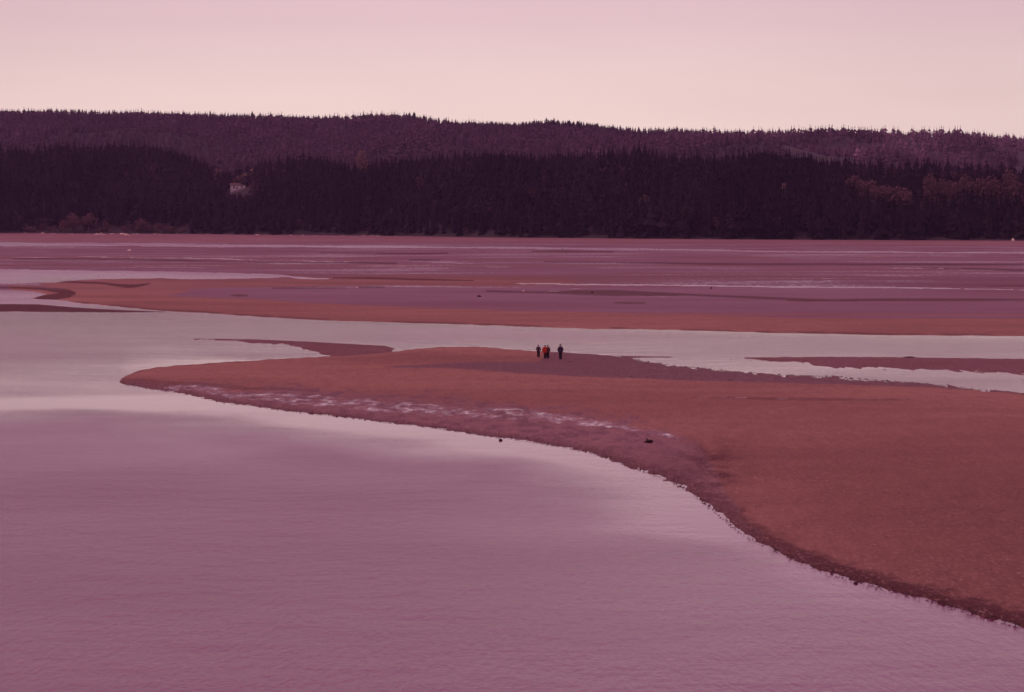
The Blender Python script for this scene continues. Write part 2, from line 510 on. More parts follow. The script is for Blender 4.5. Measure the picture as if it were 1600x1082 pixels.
# ------------------------------------------------------------------ the sand spit in front
def spit_z(CC, RR, X, Y):
    mrow = (Y * Y) / (FPX * CAMZ)
    mcol = Y / FPX
    jb = (fbm(X * 1.9, Y * 0.9, 51, 5) - 0.5)
    jt = (fbm(X * 1.3, Y * 0.25, 52, 5) - 0.5)
    db = (spit_bot(CC) - RR) * mrow
    slope_b = np.interp(CC[0], CC[0], np.convolve(np.pad(np.abs(np.gradient(spit_bot(CC[0]), CC[0])), 30, mode='edge'), np.ones(61) / 61, 'valid'))[None, :]
    db_n = db / np.sqrt(1 + (slope_b * mrow / mcol) ** 2)       # metres square to the bank
    dt = (RR - spit_top(CC)) * mrow
    tip = np.clip((CC - 186) / 40, 0, 1)
    lipw = sst(CC, 900, 1200)
    zb = (0.13 + 0.13 * lipw) * np.tanh((db_n + jb * (0.45 + 0.5 * (1 - lipw))) / (0.9 + 2.5 * (1 - lipw)))
    rag = sst(CC, 960, 1060)
    zt = 0.13 * np.tanh((dt + jt * (1.6 + 4 * rag)) / 4.0)
    z = np.minimum(zb, zt)
    z = np.where(CC < 186, -0.3, z)
    inland = np.clip(np.minimum(db_n / 12, dt / 12), 0, 1)
    z = z + inland * (0.10 + (fbm(X * 0.05, Y * 0.03, 61) - 0.5) * 0.24)
    rough_zone = np.exp(-np.clip(db_n, 0, None) / 6.0)
    z = z + (fbm(X * 2.6, Y * 0.7, 63, 3) - 0.5) * (0.035 + 0.05 * rough_zone) * np.clip(z / 0.07, 0, 1)
    # attributes
    n = fbm(X * 0.25, Y * 0.08, 71, 5) - 0.5
    nf = fbm(X * 1.2, Y * 0.5, 72, 4) - 0.5
    top_w = curve([(186, 592), (200, 591), (280, 599), (400, 605), (500, 611), (600, 617), (700, 627), (800, 639), (900, 647), (980, 654), (1040, 672),
                   (1090, 700), (1120, 740), (1135, 780), (1160, 812), (1200, 846), (1300, 890), (1400, 917), (1600, 973), (2600, 1180)])(CC)
    wz = sst(RR + n * 16 + nf * 12, top_w - 5, top_w + 12)
    sand = 1 - (0.6 + .3 * nf) * wz * (1 - sst(CC, 1040, 1180) * .35)
    backd = band(CC, RR + n * 2.5, [(600, 574), (700, 572), (760, 570.5), (840, 569), (860, 555), (900, 545), (1000, 545), (1600, 560), (2600, 600)],
                 [(600, 575), (700, 579), (800, 587.5), (900, 592), (1000, 596), (1100, 600), (1200, 602.5), (1400, 606.5), (1550, 612.5), (2600, 660)], 1.3)
    backd2 = band(CC, RR + n * 2, [(500, 565), (620, 556), (760, 560), (860, 566)], [(500, 566), (620, 571), (760, 572), (860, 570)], 4) * 0.25
    dark = np.maximum(backd * 0.62, backd2)
    sand = sand * (1 - 0.7 * backd)
    streak = line(CC, RR + n * 1.5, [(1080, 626, .3), (1150, 626.5, 1.5), (1250, 629.5, 1.8), (1320, 631.5, 1.0), (1420, 632, .3)], 1, 1.2)
    dark = np.maximum(dark, streak * 0.5)
    edge = (1 - sst(db_n + jb * 1.0, 0.7, 1.9)) * (0.55 + 0.2 * lipw)
    dark = np.maximum(dark, edge)
    clump = np.exp(-(((CC - 1110) / 55) ** 2 + ((RR - 735) / 42) ** 2))
    dark = np.maximum(dark, clump * 0.55 + clump * nf * 1.1)
    dark = np.maximum(dark, (1 - sst(np.abs(dt + jt * 5 - 1), 1.0, 3.5)) * 0.3)
    dark = np.maximum(dark, wz * sst(nf, 0.05, 0.25) * 0.4 * (1 - lipw))
    tipd = line(CC, RR + n * 2, [(186, 597, 2), (230, 600, 4.0), (300, 603, 2.5), (380, 608, 1.2), (500, 613, .8)], 1, 3) * 0.5
    dark = np.maximum(dark, tipd)
    big = fbm(X * 0.05, Y * 0.02, 81, 4)
    dark = np.clip(dark + (big - 0.5) * 0.3 * sst(RR, 600, 760) + 0.42 * sst(CC, 1000, 1500) * sst(RR, 600, 800), 0, 1)  # uneven at large scale, and darker towards the near right
    wet = np.clip(wz * 0.55 + backd * 0.6 + 0.05, 0, 1)
    fl = line(CC, RR + n * 6, [(250, 606, .6), (330, 613, 3), (430, 624, 4.5), (520, 631, 5), (620, 640, 5), (720, 648, 5), (820, 655, 4.5), (900, 662, 4), (1000, 672, 2), (1060, 690, .5)], 1, 6)
    film = np.clip(fl * 0.52 + backd * 0.15 * (CC > 980) + streak * .3, 0, 1)
    return z, dict(sand=sand, wet=wet, dark=dark, film=film)


rowsB = np.concatenate([np.arange(536, 640, 0.8), np.arange(640, 760, 1.1), np.arange(760, 1240, 1.6)])
o = grid_mesh('sand_spit', cols_range(184, 2600, 1.5), rowsB, spit_z, M_shore)
tag(o, kind='structure')


# ------------------------------------------------------------------ two low bars in the river
def low_bar(name, top, bot, darkness, cols, rows, seed, rag=(.5, .5), hh=0.09, sandy=.45):
    def f(CC, RR, X, Y):
        mrow = (Y * Y) / (FPX * CAMZ)
        j = fbm(X * 1.4, Y * 0.22, seed, 5) - 0.5
        t, u = curve(top)(CC), curve(bot)(CC)
        d1 = (RR - t) * mrow + j * 2.5 * rag[0]
        d2 = (u - RR) * mrow + j * 5 * rag[1]
        z = hh * np.tanh(np.minimum(d1, d2) / 3.0)
        z = np.where((CC < top[0][0]) | (u <= t), -0.3, z)
        n = fbm(X * .4, Y * .12, seed + 4) - .5
        dk = np.clip(darkness + n * .3 + np.zeros_like(X), 0, 1)
        return z, dict(sand=np.full_like(X, sandy) + n * .5, wet=np.full_like(X, .35), dark=dk, film=np.zeros_like(X))
    return tag(grid_mesh(name, cols, rows, f, M_shore), kind='structure')


low_bar('sandbar', [(1140, 560), (1200, 558.4), (1300, 558), (1410, 558.6), (1600, 561), (2400, 566)],
        [(1140, 560.4), (1180, 562), (1220, 565.5), (1260, 568.5), (1300, 573), (1400, 577), (1500, 580.5), (1600, 585), (2400, 600)],
        0.42, cols_range(1136, 2400, 1.5), np.arange(555, 602, 0.7), 91, (.4, 1.2))
low_bar('sandbar', [(300, 529.6), (350, 530), (400, 530.8), (480, 534), (540, 537.4), (600, 540.6), (616, 544.5)],
        [(300, 530), (350, 532), (400, 536.5), (450, 539), (475, 545), (500, 552), (520, 559), (560, 559), (600, 556), (612, 550), (616, 545)],
        0.5, cols_range(296, 618, 1.5), np.arange(527, 560, 0.7), 95, (.4, .9))

# smaller dark mud tongue at the far left and the thin tongue behind the spit
low_bar('mud_bar', [(-900, 475), (20, 475.5), (60, 476), (120, 481), (180, 484.5), (260, 487.5)],
        [(-900, 489), (20, 487), (60, 487.5), (120, 488), (180, 488.5), (260, 488)],
        1.1, cols_range(-900, 262, 1.6), np.arange(472, 492, 0.7), 97, (.3, .3), .05, 0.0)
low_bar('sand_tongue', [(970, 556.6), (1000, 557), (1048, 557.6)], [(970, 560.5), (1000, 559), (1048, 558.4)],
        0.5, cols_range(968, 1052, 1.2), np.arange(553, 563, 0.6), 99, (.2, .4), .07)


# ------------------------------------------------------------------ water
def water_z(CC, RR, X, Y):
    big = fbm(X * 0.016, Y * 0.016, 101, 4)
    st = fbm(X * 0.03, Y * 0.05, 103, 5)
    rip = np.full_like(X, 0.75)
    d_sp = RR - spit_bot(np.clip(CC, 186, 2600))
    d_left = curve([(-1500, 668), (20, 664), (150, 668), (300, 676), (450, 690), (600, 712), (800, 745), (1000, 790), (1150, 850), (1300, 930), (1600, 1010)])(CC)
    near = sst(RR + (st - .5) * 40 + (fbm(X * 0.15, Y * 0.12, 107, 4) - .5) * 26, d_left - 34, d_left + 46)
    calm = 1 - near
    rip = 0.12 + near * (0.38 + 0.62 * sst(1600 - CC, 200, 1200) * (1 - 0.35 * sst(RR, 760, 1000)))
    rip = np.maximum(rip, 0.6 * (1 - sst(RR, 488, 512)))
    rip = rip + 0.10 * np.exp(-((CC - 180) / 260.0) ** 2 - ((RR - 722 - (st - .5) * 30) / 42.0) ** 2)
    rip = rip + calm * (st - .5) * 0.3 * sst(RR, 470, 560)
    # ruffled strip off the spit, glassy margin beside it
    off = sst(d_sp + (st - .5) * 16, 22, 40) * (1 - sst(d_sp, 60, 100)) * sst(CC, 250, 420) * (1 - sst(CC, 780, 1000))
    rip = rip + off * 0.3
    soft = 60 * (1 - sst(CC, 186, 420)) + 1.0
    tp = spit_top(np.clip(CC, 186, 2600))
    wr = (1 - sst(RR, tp - soft, tp)) * sst(RR, 498, 503)
    river = 0.40 + (st - .5) * 0.2 - 0.22 * np.exp(-((RR - barA_bot(CC)) / 6.0) ** 2)
    rip = rip * (1 - wr) + river * wr
    rip = np.where(RR < 478, 1.1 + (st - .5) * .4, rip)
    rip = np.clip(rip * (0.9 + 0.7 * (big - .5)), 0.06, 1.9)
    return np.zeros_like(X), dict(ripple=rip)


colsW = np.concatenate([np.arange(-6000, -30, 150.0), np.arange(-30, 1640, 8.0), np.arange(1640, 7600, 150.0)])
rowsW = np.concatenate([[345, 350, 355, 360], np.arange(365, 540, 3.0), np.arange(540, 1120, 3.0), np.geomspace(1125, 6000, 30)])
water = grid_mesh('water', colsW, rowsW, water_z, M_water, keep=None)
tag(water, kind='structure')

# ------------------------------------------------------------------ the wooded hills beyond
crest_row = curve([(-500, 236), (22, 233), (100, 229), (170, 228), (250, 233), (290, 238), (325, 254), (350, 262), (420, 250), (470, 243), (540, 250), (600, 246), (700, 236),
                   (780, 231), (850, 240), (950, 240), (1000, 236), (1060, 244), (1120, 248), (1170, 237), (1230, 241), (1300, 244), (1400, 248), (1450, 252), (1600, 255), (2400, 255)])
ridge_row = curve([(-700, 168), (22, 175), (200, 178), (400, 181), (560, 182.5), (650, 183), (690, 190), (740, 194), (800, 197), (850, 195), (950, 199), (1000, 204),
                   (1060, 201), (1100, 202), (1200, 207), (1300, 210), (1400, 208), (1500, 211), (1600, 213), (2400, 222)])


def shore_dist(c):
    return CAMZ * FPX / (sh_row(c) - HORIZ)


def terrain(X, Y):
    c = 800 + FPX * X / np.maximum(Y, 1.0)
    ds = shore_dist(c)
    t = Y - ds
    P = CAMZ + (HORIZ - crest_row(c)) / FPX * (ds + 185) - 17.5
    R = CAMZ + (HORIZ - ridge_row(c)) / FPX * (ds + 1500) - 9.5
    R1 = P + (R - P) * 0.62
    u = [-14, 0, 30, 75, 130, 185, 260, 420, 620, 760, 1080, 1380, 1500, 1700, 2400, 4200, 9000]
    v = np.stack([0 * P - 0.3, 0 * P + .35, .22 * P, .55 * P, .85 * P, P, P - 2, P - 12, P - 10, P + (R - P) * .16, R1, P + (R - P) * .93, R, R - 14, R - 55, R * .3, R * .1 + 5], 0)
    z = np.zeros_like(Y)
    for i in range(len(u) - 1):
        k = np.clip((t - u[i]) / (u[i + 1] - u[i]), 0, 1)
        k = k * k * (3 - 2 * k) * .5 + k * .5
        m = (t >= u[i]) & (t < u[i + 1])
        z = np.where(m, v[i] + (v[i + 1] - v[i]) * k, z)
    z = np.where(t < u[0], -0.3, z)
    amp = sst(t, 20, 120) * 3.0 + sst(t, 500, 900) * 7.0
    z = z + amp * (fbm(X * 0.008, Y * 0.008, 201, 4) - 0.5) * 2 * (1 - 0.75 * np.exp(-((t - 1500) / 160.0) ** 2))
    return z


def terr1(x, y):
    return float(terrain(np.array([[x]]), np.array([[y]]))[0, 0])


M_floor = plain('forest_floor', (0.045, 0.028, 0.034), 1.0, .4, 0.02)
ta, tb = np.meshgrid(np.concatenate([np.arange(-6000, -30, 90.0), np.arange(-30, 1640, 12.0), np.arange(1640, 7600, 90.0)]),
                     np.concatenate([np.arange(-62, 240, 10.0), np.arange(240, 1700, 28.0), np.geomspace(1700, 9000, 24)]))
dS = shore_dist(ta)
TY = dS + tb
TX = (ta - 800) / FPX * TY
TZ = terrain(TX, TY)
ny, nx = ta.shape
idx = np.arange(ny * nx).reshape(ny, nx)
F = np.stack([idx[:-1, :-1], idx[:-1, 1:], idx[1:, 1:], idx[1:, :-1]], -1).reshape(-1, 4)
hill = fast_mesh('hillside', np.stack([TX, TY, TZ], -1).reshape(-1, 3), F, M_floor)
tag(hill, kind='structure')


# ------------------------------------------------------------------ foliage
def leaf_mat(name, dark, light, use_attr=False):
    m, nt, b = new_mat(name)
    n = noise(nt, 0.5, 3)
    if use_attr:
        a = nd(nt, 'ShaderNodeVertexColor', layer_name='tone').outputs['Color']
        c = mixc(nt, n, a, mixc(nt, 0.5, a, (0, 0, 0)))
    else:
        r = nt.nodes.new('ShaderNodeObjectInfo').outputs['Random']
        c = mixc(nt, r, dark, light)
        c = mixc(nt, rng(nt, n, .3, .7, 0, .45), c, tuple(x * .5 for x in dark))
    nt.links.new(c, b.inputs['Base Color'])
    b.inputs['Roughness'].default_value = 1.0
    b.inputs['Specular IOR Level'].default_value = 0.05
    return m


M_con = leaf_mat('conifer_needles', (0.016, 0.010, 0.018), (0.036, 0.020, 0.028))
M_wood_dark = leaf_mat('woodland_mix', (0, 0, 0), (0, 0, 0), True)
M_trunk = plain('bark', (0.09, 0.055, 0.05), .9)
M_pale = leaf_mat('pale_foliage', (0.26, 0.145, 0.14), (0.32, 0.18, 0.17))
M_red = leaf_mat('russet_twigs', (0.19, 0.10, 0.11), (0.25, 0.13, 0.135))
M_gold = leaf_mat('gold_foliage', (0.55, 0.36, 0.27), (0.62, 0.42, 0.30))


def conifer_geo(whorls, per, seed, spread=0.17, tipw=0.45):
    """Unit-height crown of drooping branch wedges on an unseen axis."""
    r = random.Random(seed)
    V, F = [], []
    for i in range(whorls):
        k = i / (whorls - 1)
        z = 0.10 + 0.84 * k
        rad = spread * (1 - k) ** 0.62 + 0.014
        rad *= r.uniform(.8, 1.15)
        off = r.uniform(0, 6.28)
        for j in range(per):
            a = off + j * 2 * math.pi / per + r.uniform(-.25, .25)
            rr = rad * r.uniform(.6, 1.25)
            w = math.pi / per * r.uniform(.7, 1.2)
            n0 = len(V)
            th = max(0.10 * (1 - k) + 0.05, 0.95 / whorls)
            V += [(0, 0, z + th), (rr * math.cos(a - w), rr * math.sin(a - w), z - rr * .25 + r.uniform(-.01, .01)),
                  (rr * 1.15 * math.cos(a), rr * 1.15 * math.sin(a), z - rr * .45), (rr * math.cos(a + w), rr * math.sin(a + w), z - rr * .25),
                  (0, 0, z - .02)]
            F += [(n0, n0 + 1, n0 + 2), (n0, n0 + 2, n0 + 3), (n0 + 4, n0 + 2, n0 + 1), (n0 + 4, n0 + 3, n0 + 2)]
    # leader
    n0 = len(V)
    V += [(.012, 0, .93), (-.006, .011, .93), (-.006, -.011, .93), (r.uniform(-.01, .01), 0, 1.0)]
    F += [(n0, n0 + 1, n0 + 3), (n0 + 1, n0 + 2, n0 + 3), (n0 + 2, n0, n0 + 3)]
    return np.array(V), np.array(F)


def broadleaf_geo(clumps, seed, width=0.42, leaf=3):
    """Unit-height crown of small leaf clumps scattered through a lumpy dome."""
    r = random.Random(seed)
    V, F = [], []
    lobes = [(r.uniform(-.5, .5) * width, r.uniform(-.5, .5) * width, r.uniform(.45, .82), r.uniform(.16, .26)) for _ in range(6)]
    for i in range(clumps):
        lx, ly, lz, lr = r.choice(lobes)
        d = Vector((r.gauss(0, 1), r.gauss(0, 1), r.gauss(0, 1))).normalized() * lr * r.uniform(.55, 1.05)
        p = Vector((lx, ly, lz)) + d * 1.0
        p.z = max(.12, min(.99, p.z))
        for q in range(leaf):
            a, b2 = Vector((r.gauss(0, 1), r.gauss(0, 1), r.gauss(0, .6))).normalized(), Vector((r.gauss(0, 1), r.gauss(0, 1), r.gauss(0, .6))).normalized()
            s = r.uniform(.035, .075)
            n0 = len(V)
            V += [tuple(p + a * s), tuple(p + b2 * s), tuple(p - a * s * .8 - b2 * s * .3)]
            F += [(n0, n0 + 1, n0 + 2)]
    return np.array(V), np.array(F)


def trunk_geo(r0, h, sides=6):
    V, F = [], []
    for k, (z, r_) in enumerate(((0, r0), (h * .5, r0 * .6), (h, r0 * .15))):
        for j in range(sides):
            a = 2 * math.pi * j / sides
            V.append((r_ * math.cos(a), r_ * math.sin(a), z))
    for k in range(2):
        for j in range(sides):
            F.append((k * sides + j, k * sides + (j + 1) % sides, (k + 1) * sides + (j + 1) % sides, (k + 1) * sides + j))
    return V, F


def limbs_geo(seed):
    r = random.Random(seed)
    V, F = [], []

    def limb(p, q, r0, r1):
        n0 = len(V)
        ax = (q - p).normalized()
        s = ax.orthogonal().normalized()
        t = ax.cross(s)
        for c_, rr in ((p, r0), (q, r1)):
            for j in range(5):
                a = 2 * math.pi * j / 5
                V.append(tuple(c_ + (s * math.cos(a) + t * math.sin(a)) * rr))
        for j in range(5):
            F.append((n0 + j, n0 + (j + 1) % 5, n0 + 5 + (j + 1) % 5, n0 + 5 + j))
    top = Vector((0, 0, .35))
    limb(Vector((0, 0, -.03)), top, .03, .022)
    for k in range(6):
        e = top + Vector((r.uniform(-.25, .25), r.uniform(-.25, .25), r.uniform(.25, .5)))
        limb(top, e, .014, .004)
        for g in range(2):
            limb(top.lerp(e, .6), e + Vector((r.uniform(-.12, .12), r.uniform(-.12, .12), r.uniform(-.05, .1))), .006, .002)
    return V, F


con_var = []
for s in range(7):
    V, F = conifer_geo(11, 8, 300 + s, (0.15, .13, .17, .12, .19, .14, .16)[s])
    me = bpy.data.meshes.new('crown')
    me.from_pydata(V.tolist(), [], F.tolist())
    me.materials.append(M_con)
    con_var.append(me)
tv, tf = trunk_geo(.013, .93)
trunk_me = bpy.data.meshes.new('trunk')
trunk_me.from_pydata(tv, [], tf)
trunk_me.materials.append(M_trunk)


def place_tree(name, crown_me, tr_me, x, y, z, h, wscale, label, cat, group=None):
    e = bpy.data.objects.new(name, None)
    C.objects.link(e)
    e.location = (x, y, z)
    e.empty_display_size = 1
    e.rotation_euler = (0, 0, rnd.uniform(0, 6.28))
    e.scale = (h * wscale, h * wscale, h)
    for nm, me in (('crown', crown_me), ('trunk', tr_me)):
        p = bpy.data.objects.new(nm, me)
        C.objects.link(p)
        p.parent = e
    return tag(e, label, cat, group)


# scatter of the woods: jittered positions over the slopes
house_spots = []


def row_of(z, y):
    return HORIZ - (z - CAMZ) / y * FPX


HC, HT = 373.0, 178.0                                    # column and inland distance of the clearing house
HY = float(shore_dist(HC)) + HT
HX = (HC - 800) / FPX * HY
HZ = terr1(HX, HY)

tx, ty, tzone = [], [], []
# near wood
for t0 in np.arange(3, 330, 6.5):
    step = 6.0
    ds = 1700.0
    cc = -140.0
    while cc < 1740:
        y = float(shore_dist(cc)) + t0 + rnd.uniform(-3.5, 3.5)
        x = (cc - 800) / FPX * y + rnd.uniform(-3, 3)
        tx.append(x); ty.append(y); tzone.append(0)
        cc += step * rnd.uniform(.7, 1.3) / y * FPX
# far slopes
for t0 in np.arange(345, 1600, 11.5):
    cc = -100.0
    if t0 < 560:
        continue
    while cc < 1700:
        y = float(shore_dist(cc)) + t0 + rnd.uniform(-6, 6)
        x = (cc - 800) / FPX * y + rnd.uniform(-4, 4)
        tx.append(x); ty.append(y); tzone.append(1)
        cc += (7.6 if t0 < 1400 else 5.5) * rnd.uniform(.6, 1.4) / y * FPX
tx, ty, tzone = np.array(tx), np.array(ty), np.array(tzone)
tz = terrain(tx[None], ty[None])[0]
tc = 800 + FPX * tx / ty
tt = ty - shore_dist(tc)
N = len(tx)
RS = np.random.RandomState(5)
clump = fbm(tx * .012, ty * .012, 301, 3)
clump2 = fbm(tx * .02 + 50, ty * .006, 302, 3)
hgt = np.where(tzone == 0, RS.uniform(12, 20, N) * (0.7 + .6 * clump), RS.uniform(8, 12.5, N) * (.75 + .5 * clump))
# a few standouts on the skyline
sky = (np.abs(tt - 1480) < 60) & (RS.rand(N) < 0.10)
hgt = np.where(sky, hgt * RS.uniform(1.02, 1.28, N), hgt)
rightness = sst(tc, 950, 1350) * sst(tt, 600, 760)
p_broad = np.where(tzone == 0, 0.05 + 0.35 * sst(clump2, .5, .75) * sst(tt, 40, 110), 0.03 + 0.65 * rightness * sst(clump2, .35, .6) + .12 * sst(clump2, .6, .8))
p_broad = np.where((tzone == 0) & (tc > 1430) & (tt > 60) & (tt < 140), .75, p_broad)
p_broad = np.where((tzone == 0) & (np.abs(tc - 1390) < 60) & (tt > 70) & (tt < 110), .6, p_broad)
p_broad = np.where((tzone == 0) & (np.abs(tc - 990) < 60) & (tt > 80) & (tt < 130), .35, p_broad)
broad = (RS.rand(N) < p_broad) & (np.abs(tt - 1490) > 40)
hgt = np.where(broad, hgt * .68, hgt)
lim = CAMZ + (HORIZ - RS.uniform(300, 308, N)) / FPX * ty - tz
inview = (tc > 350) & (tc < 398) & (tt < HT - 6)
hgt = np.where(inview, np.minimum(hgt, np.maximum(lim, 1.0)), hgt)
clearing = (inview & ((hgt < 3) | (tt > HT - 45))) | ((np.abs(tc - HC) < 17) & (np.abs(tt - HT) < 14))
field = ((np.abs(tc - 1500) < 26) & (np.abs(tt - 700) < 90)) | ((np.abs(tc - 875) < 14) & (np.abs(tt - 690) < 60)) | (
    (tt > 600) & (tt < 1200) & (fbm(tx * .01 + 9, ty * .004, 333, 3) > .62) & (tc > 1000))
keep = ~(clearing | field | ((tc < 300) & (tc > 75) & (tt < 14))) & ~((tt < 6) & (RS.rand(N) < .3))

# choose the individually built ones: front rows of the shore wood, and skyline standouts
front = np.where(keep & (tzone == 0) & (tt < 26) & ~broad & (tc > 5) & (tc < 1600))[0]
RS.shuffle(front)
front = front[:200]
skyl = np.where(keep & (tzone == 1) & (np.abs(tt - 1490) < 55) & (tc > 15) & (tc < 1595) & ~broad)[0]
tops = row_of(tz + hgt, ty) - ridge_row(tc)
skyl = skyl[np.argsort(tops[skyl])][:100]
solo = np.zeros(N, bool)
solo[front] = True
solo[skyl] = True

zones = [(0, 130, 'behind the russet bushes of the left beach'), (130, 320, 'behind the stranded pale logs'),
         (320, 440, 'below the house clearing'), (440, 640, 'where the pebbly beach thins out'),
         (640, 830, 'a little left of the walkers'), (830, 900, 'straight behind the walkers'), (900, 1080, 'a little right of the walkers'),
         (1080, 1250, 'on the darkest bank'), (1250, 1410, 'left of the tiny red hut'), (1410, 1480, 'beside the tiny red hut'),
         (1480, 1601, 'near the right end of the shore')]


def sort_words(v, cuts, names):
    for c_, n_ in zip(cuts, names):
        if v < c_:
            return n_
    return names[-1]


for i in front:
    for a, b, ph in zones:
        if a <= tc[i] < b:
            break
    wsc = rnd.uniform(.8, 1.6)
    size = sort_words(hgt[i], (11.5, 14, 16, 18), ('very low', 'low', 'medium', 'tall', 'towering'))
    girth = sort_words(wsc, (1.0, 1.3), ('slender', 'conical', 'broad'))
    rowp = sort_words(tt[i], (9, 18), ('at the mud edge', 'in second row', 'in third row'))
    ph = ph.replace('where the pebbly beach thins out', 'past the drift logs')
    place_tree('conifer_tree', con_var[rnd.randrange(7)], trunk_me, tx[i], ty[i], tz[i] - .4, hgt[i], wsc,
               f'{size} {girth} shore conifer {rowp}, {ph}'.replace('beach ', ''), 'tree', f'{size} {girth} shore conifers {rowp} {ph}')
szones = [(0, 120, 'at the left end of the ridge'), (120, 220, 'left of the stranded logs below'), (220, 320, 'left of the house far below'), (320, 420, 'above the house clearing'),
          (420, 560, 'before the highest stretch of ridge'),
          (560, 690, 'on the highest stretch of ridge'), (690, 800, 'on the sloping shoulder'), (800, 940, 'above the walkers'),
          (940, 1020, 'in the shallow dip'), (1020, 1160, 'on the low rise past the dip'), (1160, 1320, 'above the pale open slope'),
          (1320, 1470, 'above the white farmhouse'), (1470, 1601, 'at the right end of the ridge')]
for i in skyl:
    for a, b, ph in szones:
        if a <= tc[i] < b:
            break
    wsc = rnd.uniform(1.1, 2.0)
    size = sort_words(hgt[i], (10, 12, 13.5, 15, 16.5), ('stubby', 'small', 'middling', 'tall', 'very tall', 'standout tallest'))
    girth = sort_words(wsc, (1.3, 1.5, 1.75), ('slender', 'narrow', 'conical', 'broad'))
    place_tree('conifer_tree', con_var[rnd.randrange(7)], trunk_me, tx[i], ty[i], tz[i] - .4, hgt[i], wsc,
               f'{size} {girth} conifer on the skyline {ph}', 'tree', f'{size} {girth} skyline conifers {ph}')

# the rest of the wood: one mass per slope
protoN = [conifer_geo(6, 6, 400 + s, (0.16, .14, .19, .13, .21)[s]) for s in range(5)]
protoF = [conifer_geo(4, 5, 420 + s, (0.20, .17, .23, .16, .26)[s]) for s in range(5)]
protoBN = [broadleaf_geo(60, 440 + s, leaf=2) for s in range(4)]
protoBF = [broadleaf_geo(22, 460 + s, leaf=2) for s in range(4)]
for v_, f_ in protoBF:
    pass


def mass(name, sel, pc, pb):
    Vs, Fs, Cs = [], [], []
    base = 0
    for i in sel:
        if broad[i]:
            v, f = pb[RS.randint(len(pb))]
            ws = RS.uniform(.9, 1.3)
            k = RS.uniform(.7, 1.3)
            kind = RS.rand()
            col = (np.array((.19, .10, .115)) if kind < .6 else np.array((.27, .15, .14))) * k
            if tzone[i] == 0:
                col = np.array((.15, .072, .085)) * k  # near broadleaf colour, raised to stand in for lit crowns
        else:
            v, f = (protoN if abs(tt[i] - 1490) < 80 else pc)[RS.randint(5)]
            ws = RS.uniform(1.0, 1.8) * (1.0 if tzone[i] == 0 else 1.1)
            k = RS.uniform(.75, 1.25)
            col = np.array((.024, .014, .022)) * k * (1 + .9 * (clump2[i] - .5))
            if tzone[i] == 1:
                col = np.array((.118, .062, .092)) * k * (1 + 1.0 * rightness[i] * sst(clump2[i], .3, .7)) * (1 + .5 * (clump[i] - .5))  # far conifers far paler than near ones: distance haze put into the colour
        a = RS.uniform(0, 6.28)
        ca, sa = math.cos(a), math.sin(a)
        h = hgt[i]
        w = np.empty_like(v)
        w[:, 0] = (v[:, 0] * ca - v[:, 1] * sa) * h * ws + tx[i]
        w[:, 1] = (v[:, 0] * sa + v[:, 1] * ca) * h * ws + ty[i]
        w[:, 2] = v[:, 2] * h + tz[i] - .5
        Vs.append(w)
        Fs.append(f + base)
        Cs.append(np.tile(np.append(col, 1.0), (len(v), 1)))
        base += len(v)
    return fast_mesh(name, np.concatenate(Vs), np.concatenate(Fs), M_wood_dark, False, None, np.concatenate(Cs))


nsel = np.where(keep & ~solo & (tzone == 0))[0]
fsel = np.where(keep & ~solo & (tzone == 1))[0]
o = mass('shore_forest', nsel, protoN, protoBN)
tag(o, 'dense dark mixed forest covering the bluff along the far shore', 'forest', kind='stuff')
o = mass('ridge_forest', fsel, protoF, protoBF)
tag(o, 'hazy paler forest covering the long ridge behind the shore bluff', 'forest', kind='stuff')
print('trees', N, len(nsel), len(fsel), 'tris', sum(len(x.data.polygons) for x in S.objects if x.type == 'MESH'))

# ------------------------------------------------------------------ single broadleaf trees that stand out
bl_var = {}
for key, mat in (('r', M_red), ('p', M_pale), ('g', M_gold)):
    bl_var[key] = []
    for s in range(3):
        V, F = broadleaf_geo(260, 500 + s, leaf=3)
        me = bpy.data.meshes.new('crown')
        me.from_pydata(V.tolist(), [], F.tolist())
        me.materials.append(mat)
        bl_var[key].append(me)
lv, lf = limbs_geo(9)
limb_me = bpy.data.meshes.new('trunk')
limb_me.from_pydata(lv, [], lf)
limb_me.materials.append(M_trunk)


def broad_at(px, top, t, h, key, label, ws=1.0, name='broadleaf_tree', group=None):
    y = float(shore_dist(px)) + t
    x = (px - 800) / FPX * y
    z = terr1(x, y)
    if top is not None:                        # height from where its crown ends
        h = CAMZ + (HORIZ - top) / FPX * y - z
    h = max(h, 2.0)
    place_tree(name, bl_var[key][rnd.randrange(3)], limb_me, x, y, z - .2, h, ws, label, 'shrub' if name == 'shrub' else 'tree', group)


broad_at(118, 333, 2, 0, 'r', 'largest russet rounded tree at the edge of the far left beach', 1.25)
broad_at(140, 329, 4, 0, 'r', 'tallest russet tree, right half of the big bushy clump above the left beach', 1.0)
broad_at(104, 343, 1, 0, 'r', 'low russet bush at the left foot of the big bushy clump', 1.3)
broad_at(166, 345, 3, 0, 'r', 'dim russet bush between the big clump and the stranded logs', 1.2)
broad_at(222, 338, 2, 0, 'r', 'round russet tree behind the brightest stranded log', 1.25)
broad_at(253, 348, 0, 0, 'r', 'low brown bush just right of the brightest stranded log', 1.5)
broad_at(269, 353, 0, 0, 'r', 'lowest brown bush at the right end of the bushy beach edge', 1.7)
broad_at(86, 352, 0, 0, 'p', 'small greyish bush left of the russet clump', .8)
broad_at(173, 357, -3, 0, 'p', 'tiny pale bush standing on the beach above the stranded logs', 1.1)
broad_at(393, 261, 200, 0, 'g', 'golden arched broadleaf tree just above the pale house', 1.3)
broad_at(377, 271, 192, 0, 'p', 'dull pinkish tree on the left shoulder of the golden tree', 1.2)
broad_at(343, 262, 135, 0, 'p', 'slim mauve tree at the left edge of the house clearing', .5)
